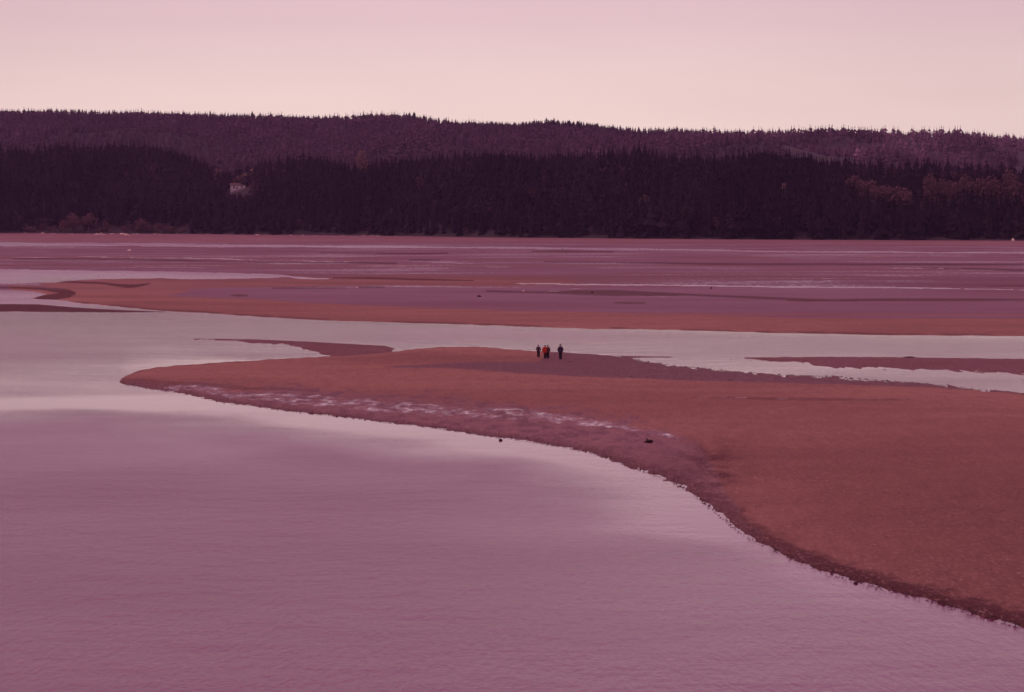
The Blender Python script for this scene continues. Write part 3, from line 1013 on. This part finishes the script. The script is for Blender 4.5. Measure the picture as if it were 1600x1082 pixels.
broad_at(409, 292, 120, 0, 'p', 'small pale bush downhill right of the pale house', .8)
broad_at(768, 275, 105, 0, 'r', 'left of the two reddish crowns in mid forest left of centre', 1.6)
broad_at(784, 274, 108, 0, 'r', 'right of the two reddish crowns in mid forest left of centre', 1.6)
broad_at(1010, 305, 55, 0, 'p', 'pale bush low on the bluff right of the walkers', 1.3)
broad_at(1021, 311, 48, 0, 'p', 'smaller pale bush beside the larger one low on the bluff', 1.3)
broad_at(1226, 285, 85, 0, 'p', 'lone dim pinkish tree in dark forest right of centre', .8)
broad_at(568, 236, 190, 0, 'p', 'lone grey rounded tree on the crest of the front bluff', .7)
for k in range(34):
    px = rnd.uniform(22, 310)
    broad_at(px, rnd.uniform(351, 360), rnd.uniform(1, 9), 0, 'rrp'[k % 3], 'low bare brush on the bank behind the far left beach', rnd.uniform(1.2, 2.0), 'shrub', 'low brush on the bank of the left beach')
for k, (px, tp) in enumerate(((1340, 275), (1354, 281), (1368, 287), (1380, 285), (1394, 290), (1406, 294))):
    broad_at(px, tp, 92 - k * 6, 0, 'r', ('first', 'second', 'third', 'fourth', 'fifth', 'last')[k] + ' tree from the left in the descending russet row on the right bluff', 1.2)
for k, (px, tp) in enumerate(((1457, 272), (1472, 280), (1484, 283), (1506, 268), (1530, 272), (1548, 268), (1562, 282), (1577, 266))):
    broad_at(px, tp, 92, 0, 'r', ('tall russet tree starting the right hand group', 'wide low russet tree second in the right hand group', 'russet tree third in the right hand group',
                                  'tall slim russet tree before the gap of the right hand group', 'russet tree just after the gap of the right hand group', 'tallest crown of the right hand russet group',
                                  'low russet tree next to last of the right hand group', 'last russet tree of the right hand group')[k], .8)


# ------------------------------------------------------------------ houses
def box(V, F, x0, x1, y0, y1, z0, z1):
    n = len(V)
    V += [(x0, y0, z0), (x1, y0, z0), (x1, y1, z0), (x0, y1, z0), (x0, y0, z1), (x1, y0, z1), (x1, y1, z1), (x0, y1, z1)]
    F += [(n, n + 3, n + 2, n + 1), (n + 4, n + 5, n + 6, n + 7), (n, n + 1, n + 5, n + 4), (n + 1, n + 2, n + 6, n + 5), (n + 2, n + 3, n + 7, n + 6), (n + 3, n, n + 4, n + 7)]


M_wallpale = plain('painted_boards', (0.92, 0.84, 0.80), .7, .05)
M_wallred = plain('red_boards', (0.42, 0.12, 0.11), .7, .15)
M_roof = plain('roof_shingle', (0.16, 0.09, 0.09), .9)
M_glassy = plain('window_glass', (0.08, 0.05, 0.06), .15, .1, 1, .6)
M_trim = plain('white_trim', (0.8, 0.68, 0.66), .6, .05)


def house(px, row, t, w, d, h, wallm, label, rz=0.0, nwin=3, name='house', force=None):
    y = float(shore_dist(px)) + t
    x = (px - 800) / FPX * y
    z = terr1(x, y) if force is None else CAMZ + (HORIZ - row) / FPX * y
    e = bpy.data.objects.new(name, None)
    C.objects.link(e)
    e.location = (x, y, z)
    e.rotation_euler = (0, 0, rz)
    tag(e, label, 'house')
    V, F = [], []
    box(V, F, -w / 2, w / 2, -d / 2, d / 2, -2.5, h)
    n = len(V)
    V += [(-w / 2, -d / 2, h), (-w / 2, d / 2, h), (-w / 2, 0, h + d * .24), (w / 2, -d / 2, h), (w / 2, d / 2, h), (w / 2, 0, h + d * .24)]
    F += [(n, n + 2, n + 1), (n + 3, n + 4, n + 5)]
    mesh_obj('wall', V, F, wallm, e)
    V, F = [], []
    for s in (-1, 1):
        n = len(V)
        ov, th = .5, .18
        ye, ze = s * (d / 2 + ov), h - ov * .48
        yr, zr = 0, h + d * .24
        V += [(-w / 2 - ov, ye, ze), (w / 2 + ov, ye, ze), (w / 2 + ov, yr, zr), (-w / 2 - ov, yr, zr),
              (-w / 2 - ov, ye, ze + th), (w / 2 + ov, ye, ze + th), (w / 2 + ov, yr, zr + th), (-w / 2 - ov, yr, zr + th)]
        F += [(n, n + 1, n + 2, n + 3), (n + 4, n + 5, n + 6, n + 7), (n, n + 1, n + 5, n + 4), (n + 1, n + 2, n + 6, n + 5), (n + 3, n, n + 4, n + 7)]
    roof = mesh_obj('roof', V, F, M_roof, e)
    V, F = [], []
    box(V, F, w * .2, w * .2 + .8, -.4, .4, h, h + d * .24 + 1.0)
    mesh_obj('chimney', V, F, M_wallred, roof)
    for k in range(nwin):
        cx = -w / 2 + w * (k + .5) / nwin
        V, F = [], []
        box(V, F, cx - .85, cx + .85, -d / 2 - .06, -d / 2 + .02, .9, h - .45)
        fr = mesh_obj('window', V, F, M_trim, e)
        V, F = [], []
        box(V, F, cx - .7, cx + .7, -d / 2 - .085, -d / 2 - .055, 1.05, h - .6)
        mesh_obj('pane', V, F, M_glassy, fr)
    V, F = [], []
    box(V, F, -w * .06 - .5, -w * .06 + .5, -d / 2 - .09, -d / 2 + .02, 0, 2.05)
    mesh_obj('door', V, F, M_wallred, e)
    return e


house(373, 294, HT, 12.5, 7, 3.4, M_wallpale, 'long low pale house alone in a clearing of the shore forest', 0.05, 2)
# a mown lawn in front of it
lw_y = HY - 17
V, F = [], []
nxl, nyl = 12, 8
for j in range(nyl + 1):
    for i in range(nxl + 1):
        x, y = HX - 7 + 14 * i / nxl + rnd.uniform(-.4, .4), lw_y - 4 + 9 * j / nyl
        V.append((x, y, terr1(x, y) + .35))
for j in range(nyl):
    for i in range(nxl):
        a = j * (nxl + 1) + i
        F.append((a, a + 1, a + nxl + 2, a + nxl + 1))
tag(mesh_obj('lawn', V, F, plain('lawn_grass', (0.16, .12, .12), 1)), kind='structure')
house(1434, 356, 14, 4.5, 3.5, 2.2, M_wallred, 'tiny red hut at the foot of the wood near the right shore', 0.1, 1, 'hut')


def far_t(px, row):
    for t in range(560, 1500, 5):
        y = float(shore_dist(px)) + t
        if row_of(terr1((px - 800) / FPX * y, y), y) <= row:
            return t
    return 800


for (px, row, w, lb) in ((1349, 243, 8.5, 'small white farmhouse where the right bluff meets the paler slope'),
                         (1432, 249, 4.5, 'smaller white cottage alone right of the white farmhouse')):
    house(px, row, far_t(px, row), w, 5, 2.6, M_wallpale, lb, 0, 2)


# ------------------------------------------------------------------ stranded logs and rocks
def tube(V, F, pts, rad, sides=7, jit=0.0, r=rnd):
    n0 = len(V)
    for k, (p, rr) in enumerate(zip(pts, rad)):
        p = Vector(p)
        a = Vector(pts[min(k + 1, len(pts) - 1)]) - Vector(pts[max(k - 1, 0)])
        a.normalize()
        s = a.orthogonal().normalized()
        t = a.cross(s)
        for j in range(sides):
            an = 2 * math.pi * j / sides
            q = rr * (1 + r.uniform(-jit, jit))
            V.append(tuple(p + (s * math.cos(an) + t * math.sin(an)) * q))
    m = len(pts)
    for k in range(m - 1):
        for j in range(sides):
            F.append((n0 + k * sides + j, n0 + k * sides + (j + 1) % sides, n0 + (k + 1) * sides + (j + 1) % sides, n0 + (k + 1) * sides + j))
    F.append(tuple(n0 + j for j in range(sides))[::-1])
    F.append(tuple(n0 + (m - 1) * sides + j for j in range(sides)))


M_log = plain('bleached_log', (0.85, 0.62, 0.52), .8, .12)
M_loggrey = plain('grey_log', (0.46, 0.27, 0.25), .9)
M_darkwood = plain('sodden_wood', (0.035, 0.012, 0.018), .85)
M_weed = plain('dark_weed', (0.06, 0.022, 0.028), .9)


def log(px, row, length, rad, mat, label, group=None, ang=None, z=.1, name='driftwood_log'):
    p = unproject(px, row)
    a = rnd.uniform(-.35, .35) if ang is None else ang
    V, F = [], []
    pts = [(length * (k / 4 - .5), rnd.uniform(-.06, .06) * length, rad * .8 + rnd.uniform(0, .1) * rad) for k in range(5)]
    tube(V, F, pts, [rad * (1.1 - .12 * k) for k in range(5)], 7, .12)
    if length > 3:
        tube(V, F, [(pts[3][0], pts[3][1], rad), (pts[3][0] + .3, pts[3][1] - .4, rad + .55)], [rad * .4, rad * .15], 5)
    o = mesh_obj(name, V, F, mat)
    o.location = (p.x, p.y, max(z, terr1(p.x, p.y) + .1, .15))
    o.rotation_euler = (0, 0, a)
    return tag(o, label, 'driftwood', group)


# bottom-left beach: the bright cluster
log(193.5, 368.2, 5.6, .75, M_log, 'brightest whitish log lying thick on the far left beach', None, .05, .25)
log(199, 369.0, 3.5, .45, M_log, 'pale log end lying against the brightest log')
log(152, 368.0, 4.6, .45, M_log, 'pale log left in the middle cluster of stranded logs', None, .1, .2)
log(158.5, 366.6, 2.2, .5, M_log, 'short pale log standing up in the middle cluster', None, 1.2, .3)
log(162, 367.8, 2.6, .4, M_log, 'small pale log at the right of the middle cluster')
log(67, 366, 2.4, .5, M_log, 'single pale log farthest left on the far beach')
log(40, 365.5, 2.5, .35, M_loggrey, 'pinkish log near the left end of the far beach')
log(120, 364.5, 1.8, .6, M_loggrey, 'short pinkish stump above the beach left of the log cluster')
for k in range(46):
    px = rnd.uniform(20, 620)
    log(px, float(sh_row(px)) + rnd.uniform(.3, 1.3), rnd.uniform(1.0, 3.2), rnd.uniform(.15, .34), M_loggrey if rnd.random() < .65 else M_log,
        'small greyish pink drift log among the strandline debris of the far beach', 'small drift logs along the far strandline')


def lump(name, px, row, w, h, d, mat, label, cat, z=0.1, seed=0, spike=False, group=None):
    r = random.Random(seed)
    import bmesh
    bm = bmesh.new()
    bmesh.ops.create_icosphere(bm, subdivisions=2, radius=1)
    for v in bm.verts:
        k = 1 + r.uniform(-.22, .22)
        v.co = Vector((v.co.x * w / 2 * k, v.co.y * d / 2 * k, max(v.co.z, -.3) * h * k * .8))
    me = bpy.data.meshes.new(name)
    bm.to_mesh(me)
    bm.free()
    me.materials.append(mat)
    p = unproject(px, row)
    o = bpy.data.objects.new(name, me)
    C.objects.link(o)
    o.location = (p.x, p.y, z)
    return tag(o, label, cat, group)


# dark driftwood snag on the spit
p = unproject(1013, 696.5)
V, F = [], []
tube(V, F, [(-.30, 0, .07), (-.15, .03, .10), (0, 0, .13), (.14, -.03, .12), (.25, .02, .13), (.29, .03, .10)], [.035, .07, .12, .11, .11, .05], 8, .2)
tube(V, F, [(-.02, 0, .12), (-.09, .02, .24), (-.13, .03, .35)], [.09, .06, .02], 7, .2)
tube(V, F, [(.2, 0, .12), (.25, .1, .2)], [.05, .03], 6, .2)
o = mesh_obj('driftwood_snag', V, F, M_darkwood)
o.location = (p.x, p.y, .16)
tag(o, 'dark forked driftwood snag lying on the wet margin of the sand spit', 'driftwood')
lump('weed_clump', 888.5, 569.6, .75, .22, 1.2, M_weed, 'dark weed clump on the wet sand just right of the walkers', 'seaweed', .14, 1)
lump('weed_clump', 987.5, 592.6, .6, .16, 1.0, M_weed, 'small dark clump at the near edge of the wet dark sand', 'seaweed', .16, 2)
lump('weed_clump', 1141, 598.3, .9, .15, 1.2, M_weed, 'wide flat dark clump farther right along the wet dark sand', 'seaweed', .16, 3)
lump('weed_clump', 246, 584.5, .6, .14, 1.0, M_weed, 'dark speck of weed near the pointed tip of the spit', 'seaweed', .10, 4)
lump('weed_clump', 782, 688.5, .28, .14, .4, M_weed, 'dark weed lump poking out of the calm water below the spit', 'seaweed', 0, 5)
lump('weed_clump', 487, 646.4, .28, .08, .4, M_weed, 'dark lump on the waterline of the near edge of the spit', 'seaweed', 0.02, 6)
lump('weed_clump', 1337, 912, .2, .07, .3, M_weed, 'dark lump on the steep near bank of the spit', 'seaweed', 0.02, 7)
lump('weed_clump', 925, 459.5, .6, .5, 2, M_weed, 'dark lump within the black wet patch of the mud flat', 'seaweed', .1, 18)
lump('rock', 748.5, 465.6, .9, .5, 1.0, M_weed, 'dark pointed rock alone on the mauve mud flat', 'rock', .1, 8)
lump('rock', 1111, 452.6, .45, .6, .5, M_weed, 'small dark upright rock right below the thin bright water line', 'rock', .1, 9)
lump('rock', 202, 392.6, 1.7, .7, 1.4, M_log, 'pale boulder alone on the mud beyond the broad water strip', 'rock', .1, 10)
lump('rock', 818, 456.6, .5, .35, 1.0, M_log, 'tiny white rock at the left end of the black wet patch', 'rock', .08, 11)
lump('rock', 558, 450.8, .5, .35, 1.0, M_log, 'tiny white rock on the sandy stripe left of centre', 'rock', .08, 12)
lump('rock', 1421, 559.6, 1.2, .12, 1.0, M_weed, 'flat dark rock on the far edge of the low river bar', 'rock', .06, 13)
lump('rock', 1583, 377.4, 2.0, 2.0, 1.6, M_log, 'pinkish pale boulder under the trees at the right end of the far shore', 'rock', .1, 14)
# marker post far out
p = unproject(878.5, 390.6)
V, F = [], []
tube(V, F, [(0, 0, -.3), (.02, 0, .5), (0, 0, 1.0)], [.2, .19, .17], 8, .05)
o = mesh_obj('marker_post', V, F, M_darkwood)
o.location = (p.x, p.y, 0)
tag(o, 'lone dark post standing by the farthest thin strip of water', 'post')


# pebbles, shells and weed scraps along the spit
def scraps(name, n, sampler, mat, smin, smax, seed, label):
    r = np.random.RandomState(seed)
    Vs, Fs = [], []
    base = 0
    ico = np.array([(0, 0, 1), (.9, 0, .1), (.28, .85, .1), (-.73, .5, .1), (-.73, -.5, .1), (.28, -.85, .1), (0, 0, -.6)], float)
    fc = np.array([(0, 1, 2), (0, 2, 3), (0, 3, 4), (0, 4, 5), (0, 5, 1), (6, 2, 1), (6, 3, 2), (6, 4, 3), (6, 5, 4), (6, 1, 5)])
    for k in range(n):
        px, row, z = sampler(r)
        q = unproject(px, row)
        s = r.uniform(smin, smax)
        v = ico * np.array([s * r.uniform(.7, 1.8), s * r.uniform(.7, 1.5), s * r.uniform(.35, .8)]) * r.uniform(.8, 1.2, (7, 1))
        a = r.uniform(0, 6.28)
        v = v @ np.array([[math.cos(a), math.sin(a), 0], [-math.sin(a), math.cos(a), 0], [0, 0, 1]])
        Vs.append(v + np.array([q.x, q.y, z]))
        Fs.append(fc + base)
        base += 7
    o = fast_mesh(name, np.concatenate(Vs), np.concatenate(Fs), mat, False)
    return tag(o, label, 'debris', kind='stuff')


def s_edge(r):
    px = r.uniform(190, 1640)
    lip = min(1, max(0, (px - 900) / 300))
    d = r.exponential(2.2 if px < 1150 else 1.7)
    row = float(spit_bot(px)) - d + (1.2 if r.rand() < .5 else 0)
    return px, row, 0.01 + min(.2, .05 * d) * (0.6 + lip)


def s_top(r):
    px = r.uniform(965, 1620)
    row = float(spit_top(px)) + r.exponential(2.0) - 1.6
    return px, row, .02


def s_zone(r):
    while True:
        px, row = r.uniform(950, 1600), r.uniform(640, 965)
        if row < spit_bot(px) - 4 and r.rand() < .5 + .5 * math.exp(-((px - 1150) / 120) ** 2):
            return px, row, .20


M_scrap = plain('mussel_scrap', (0.095, 0.036, 0.044), .9)
scraps('weed_scraps', 1700, s_edge, M_scrap, .02, .06, 1, 'dark weed and mussel scraps fringing the near bank of the spit')
scraps('weed_scraps', 600, s_top, M_scrap, .03, .10, 2, 'dark weed scraps fringing the ragged far bank of the spit')
M_shell = plain('shell_bits', (0.50, 0.27, 0.25), .7)


# ------------------------------------------------------------------ people
def skin_mesh(name, verts, edges, radii, mat, parent, subdiv=1, root=0):
    me = bpy.data.meshes.new(name)
    me.from_pydata(verts, edges, [])
    me.update()
    o = bpy.data.objects.new(name, me)
    C.objects.link(o)
    sk = o.modifiers.new('skin', 'SKIN')
    sk.use_smooth_shade = True
    if not me.skin_vertices:
        # the modifier needs its layer; write it through bmesh
        import bmesh
        bm = bmesh.new()
        bm.from_mesh(me)
        bm.verts.layers.skin.verify()
        bm.to_mesh(me)
        bm.free()
    for i, sv in enumerate(me.skin_vertices[0].data):
        r = radii[i]
        sv.radius = (r, r) if not isinstance(r, tuple) else r
        sv.use_root = (i == root)
    ss = o.modifiers.new('sub', 'SUBSURF')
    ss.levels = ss.render_levels = subdiv
    dg = bpy.context.evaluated_depsgraph_get()
    ev = o.evaluated_get(dg)
    me2 = bpy.data.meshes.new_from_object(ev)
    bpy.data.objects.remove(o)
    me2.name = name
    me2.materials.clear()
    me2.materials.append(mat)
    o2 = bpy.data.objects.new(name, me2)
    C.objects.link(o2)
    o2.parent = parent
    return o2


M_skin = plain('skin', (0.42, 0.22, 0.18), .6, .05)
M_hair = plain('hair', (0.05, 0.025, 0.03), .8)
M_eye = plain('eye', (.5, .4, .4), .3)


def person(px, row, h, label, coat, legs, rz, stride=.1, lean=0.0, elbow=0.0, hood=False, bulk=1.0, coat_len=.78, z=.16):
    """Figure facing +Y when rz = 0; built for 1.75 m and scaled."""
    p = unproject(px, row)
    e = bpy.data.objects.new('person', None)
    C.objects.link(e)
    k = h / 1.75
    e.location = (p.x, p.y, z)
    e.scale = (k, k, k)
    e.rotation_euler = (0, 0, rz)
    tag(e, label, 'person')
    V, E, R = [], [], []

    def add(co, r, link=None):
        V.append(co)
        R.append(r)
        if link is not None:
            E.append((link, len(V) - 1))
        return len(V) - 1
    ln = lean
    pel = add((0, 0, .96), (.15, .11))
    belly = add((0, .02 * ln, 1.12), (.14, .10), pel)
    ch = add((0, .05 * ln, 1.32), (.16, .11), belly)
    nb = add((0, .07 * ln, 1.46), (.06, .06), ch)
    nk = add((0, .09 * ln, 1.52), (.052, .055), nb)
    hd = add((0, .12 * ln + .01, 1.62), (.078, .09), nk)
    ht = add((0, .12 * ln, 1.70), (.06, .07), hd)
    nose = add((0, .12 * ln + .115, 1.62), .012, hd)
    arms = []
    for s in (-1, 1):
        sh = add((s * .145, .05 * ln, 1.385), .062, ch)
        el = add((s * (.23 + elbow * .09), .02 - .05 * elbow, 1.14), .046, sh)
        wr = add((s * (.235 - elbow * .04), .10 + .08 * elbow, .90 + .10 * elbow), .030, el)
        pa = add((s * (.23 - elbow * .05), .12 + .09 * elbow, .835 + .10 * elbow), (.036, .02), wr)
        for q, (dx, dl) in enumerate(((-.027, .07), (-.009, .08), (.009, .075), (.026, .06))):
            b = V[pa]
            f1 = add((b[0] + dx * .3, b[1] + dx, b[2] - .04), .009, pa)
            f2 = add((b[0] + dx * .3 - s * .012, b[1] + dx + .004, b[2] - .04 - dl * .6), .008, f1)
        b = V[wr]
        t1 = add((b[0] - s * .012, b[1] + .035, b[2] - .035), .010, wr)
        add((b[0] - s * .02, b[1] + .05, b[2] - .07), .009, t1)
        arms.append((sh, el, wr))
    feet = []
    for s in (-1, 1):
        st = stride * s
        hp = add((s * .082, 0, .88), .092, pel)
        kn = add((s * .078, st * .55 + .03, .49), .062, hp)
        an = add((s * .075, st, .085), .042, kn)
        toe = add((s * .09, st + .15, .04), .035, an)
        feet.append((hp, kn, an, toe))
    skin_mesh('body', V, E, R, M_skin, e)
    # trousers
    v2, e2, r2 = [V[pel]], [], [(.165, .125)]
    for hp, kn, an, toe in feet:
        n = len(v2)
        v2 += [V[hp], V[kn], tuple(Vector(V[an]) + Vector((0, 0, .03)))]
        r2 += [.115, .095, .082]
        e2 += [(0, n), (n, n + 1), (n + 1, n + 2)]
    skin_mesh('trousers', v2, e2, r2, legs, e)
    for hp, kn, an, toe in feet:
        a, t = Vector(V[an]), Vector(V[toe])
        skin_mesh('boot', [tuple(a + Vector((0, 0, .08))), tuple(a + Vector((0, -.02, -.03))), tuple(t + Vector((0, .02, 0)))], [(0, 1), (1, 2)], [.065, .058, .048], M_boot, e)
    # coat
    bk = bulk
    v3 = [(0, .02 * ln, 1.12), (0, 0, coat_len + .04), (0, .05 * ln, 1.32), (0, .07 * ln, 1.49)]
    r3 = [(.19 * bk, .15 * bk), (.205 * bk, .16 * bk), (.20 * bk, .155 * bk), (.10, .10)]
    e3 = [(0, 1), (0, 2), (2, 3)]
    r3[2] = (.165 * bk, .14 * bk)
    for sh, el, wr in arms:
        n = len(v3)
        v3 += [V[sh], V[el], V[wr]]
        r3 += [.09 * bk, .075 * bk, .058 * bk]
        e3 += [(2, n), (n, n + 1), (n + 1, n + 2)]
    skin_mesh('coat', v3, e3, r3, coat, e)
    hx = V[hd]
    if hood:
        skin_mesh('hood', [(hx[0], hx[1] - .02, hx[2] - .13), (hx[0], hx[1] - .035, hx[2]), (hx[0], hx[1] - .03, hx[2] + .08)], [(0, 1), (1, 2)], [.10, .115, .09], coat, e)
    else:
        skin_mesh('hair', [(hx[0], hx[1] - .04, hx[2] - .12), (hx[0], hx[1] - .035, hx[2] + .0), (hx[0], hx[1] - .015, hx[2] + .07)], [(0, 1), (1, 2)], [.09, .118, .095], M_hair, e)
    for s in (-1, 1):
        import bmesh
        bm = bmesh.new()
        bmesh.ops.create_icosphere(bm, subdivisions=1, radius=.013)
        me = bpy.data.meshes.new('eye')
        bm.to_mesh(me)
        bm.free()
        me.materials.append(M_eye)
        ey = bpy.data.objects.new('eye', me)
        C.objects.link(ey)
        ey.parent = e
        ey.location = (s * .03, hx[1] + .082, hx[2] + .012)
    return e


M_boot = plain('boot_rubber', (0.03, 0.016, 0.02), .5)
c_dark = plain('dark_coat_cloth', (0.055, 0.020, 0.035), .85)
c_red = plain('red_coat_cloth', (0.52, 0.038, 0.022), .75)
c_olive = plain('brown_coat_cloth', (0.085, 0.030, 0.030), .85)
c_blue = plain('navy_coat_cloth', (0.045, 0.022, 0.060), .85)
t_dark = plain('dark_trouser_cloth', (0.032, 0.016, 0.022), .9)
t_brown = plain('brown_trouser_cloth', (0.06, 0.018, 0.026), .9)

person(841.3, 562.6, 1.52, 'shortest walker in a dark coat with elbow bent, left end of the group', c_dark, t_dark, -.15, .10, .2, .9, False, 1.0)
person(851.6, 564.2, 1.58, 'walker in a bright red jacket in the middle of the group', c_red, t_brown, .1, .16, .3, .5, False, 1.55, .70)
person(855.9, 564.2, 1.60, 'walker in a dark brown coat close against the red jacket', c_olive, t_dark, -.05, .08, .1, 0, False, 1.05, .70)
person(875.7, 566.0, 1.80, 'tallest walker in a long navy coat standing apart at the right', c_blue, t_dark, .05, .10, .1, .25, False, 1.08, .62)

# ------------------------------------------------------------------ thin sea haze
HAZE = 3.4e-5
V, F = [], []
box(V, F, -9800, 9800, -60, 11500, -2.2, 205)
hz = mesh_obj('haze', V, F)
m = bpy.data.materials.new('sea_haze')
m.use_nodes = True
nt = m.node_tree
nt.nodes.clear()
out = nt.nodes.new('ShaderNodeOutputMaterial')
pv = nt.nodes.new('ShaderNodeVolumePrincipled')
pv.inputs['Density'].default_value = HAZE
pv.inputs['Color'].default_value = (0.80, 0.52, 1.0, 1)
nt.links.new(pv.outputs[0], out.inputs['Volume'])
hz.data.materials.append(m)
tag(hz, kind='stuff')
hz['label'] = 'thin mauve haze lying over the estuary and hills'
hz['category'] = 'haze'
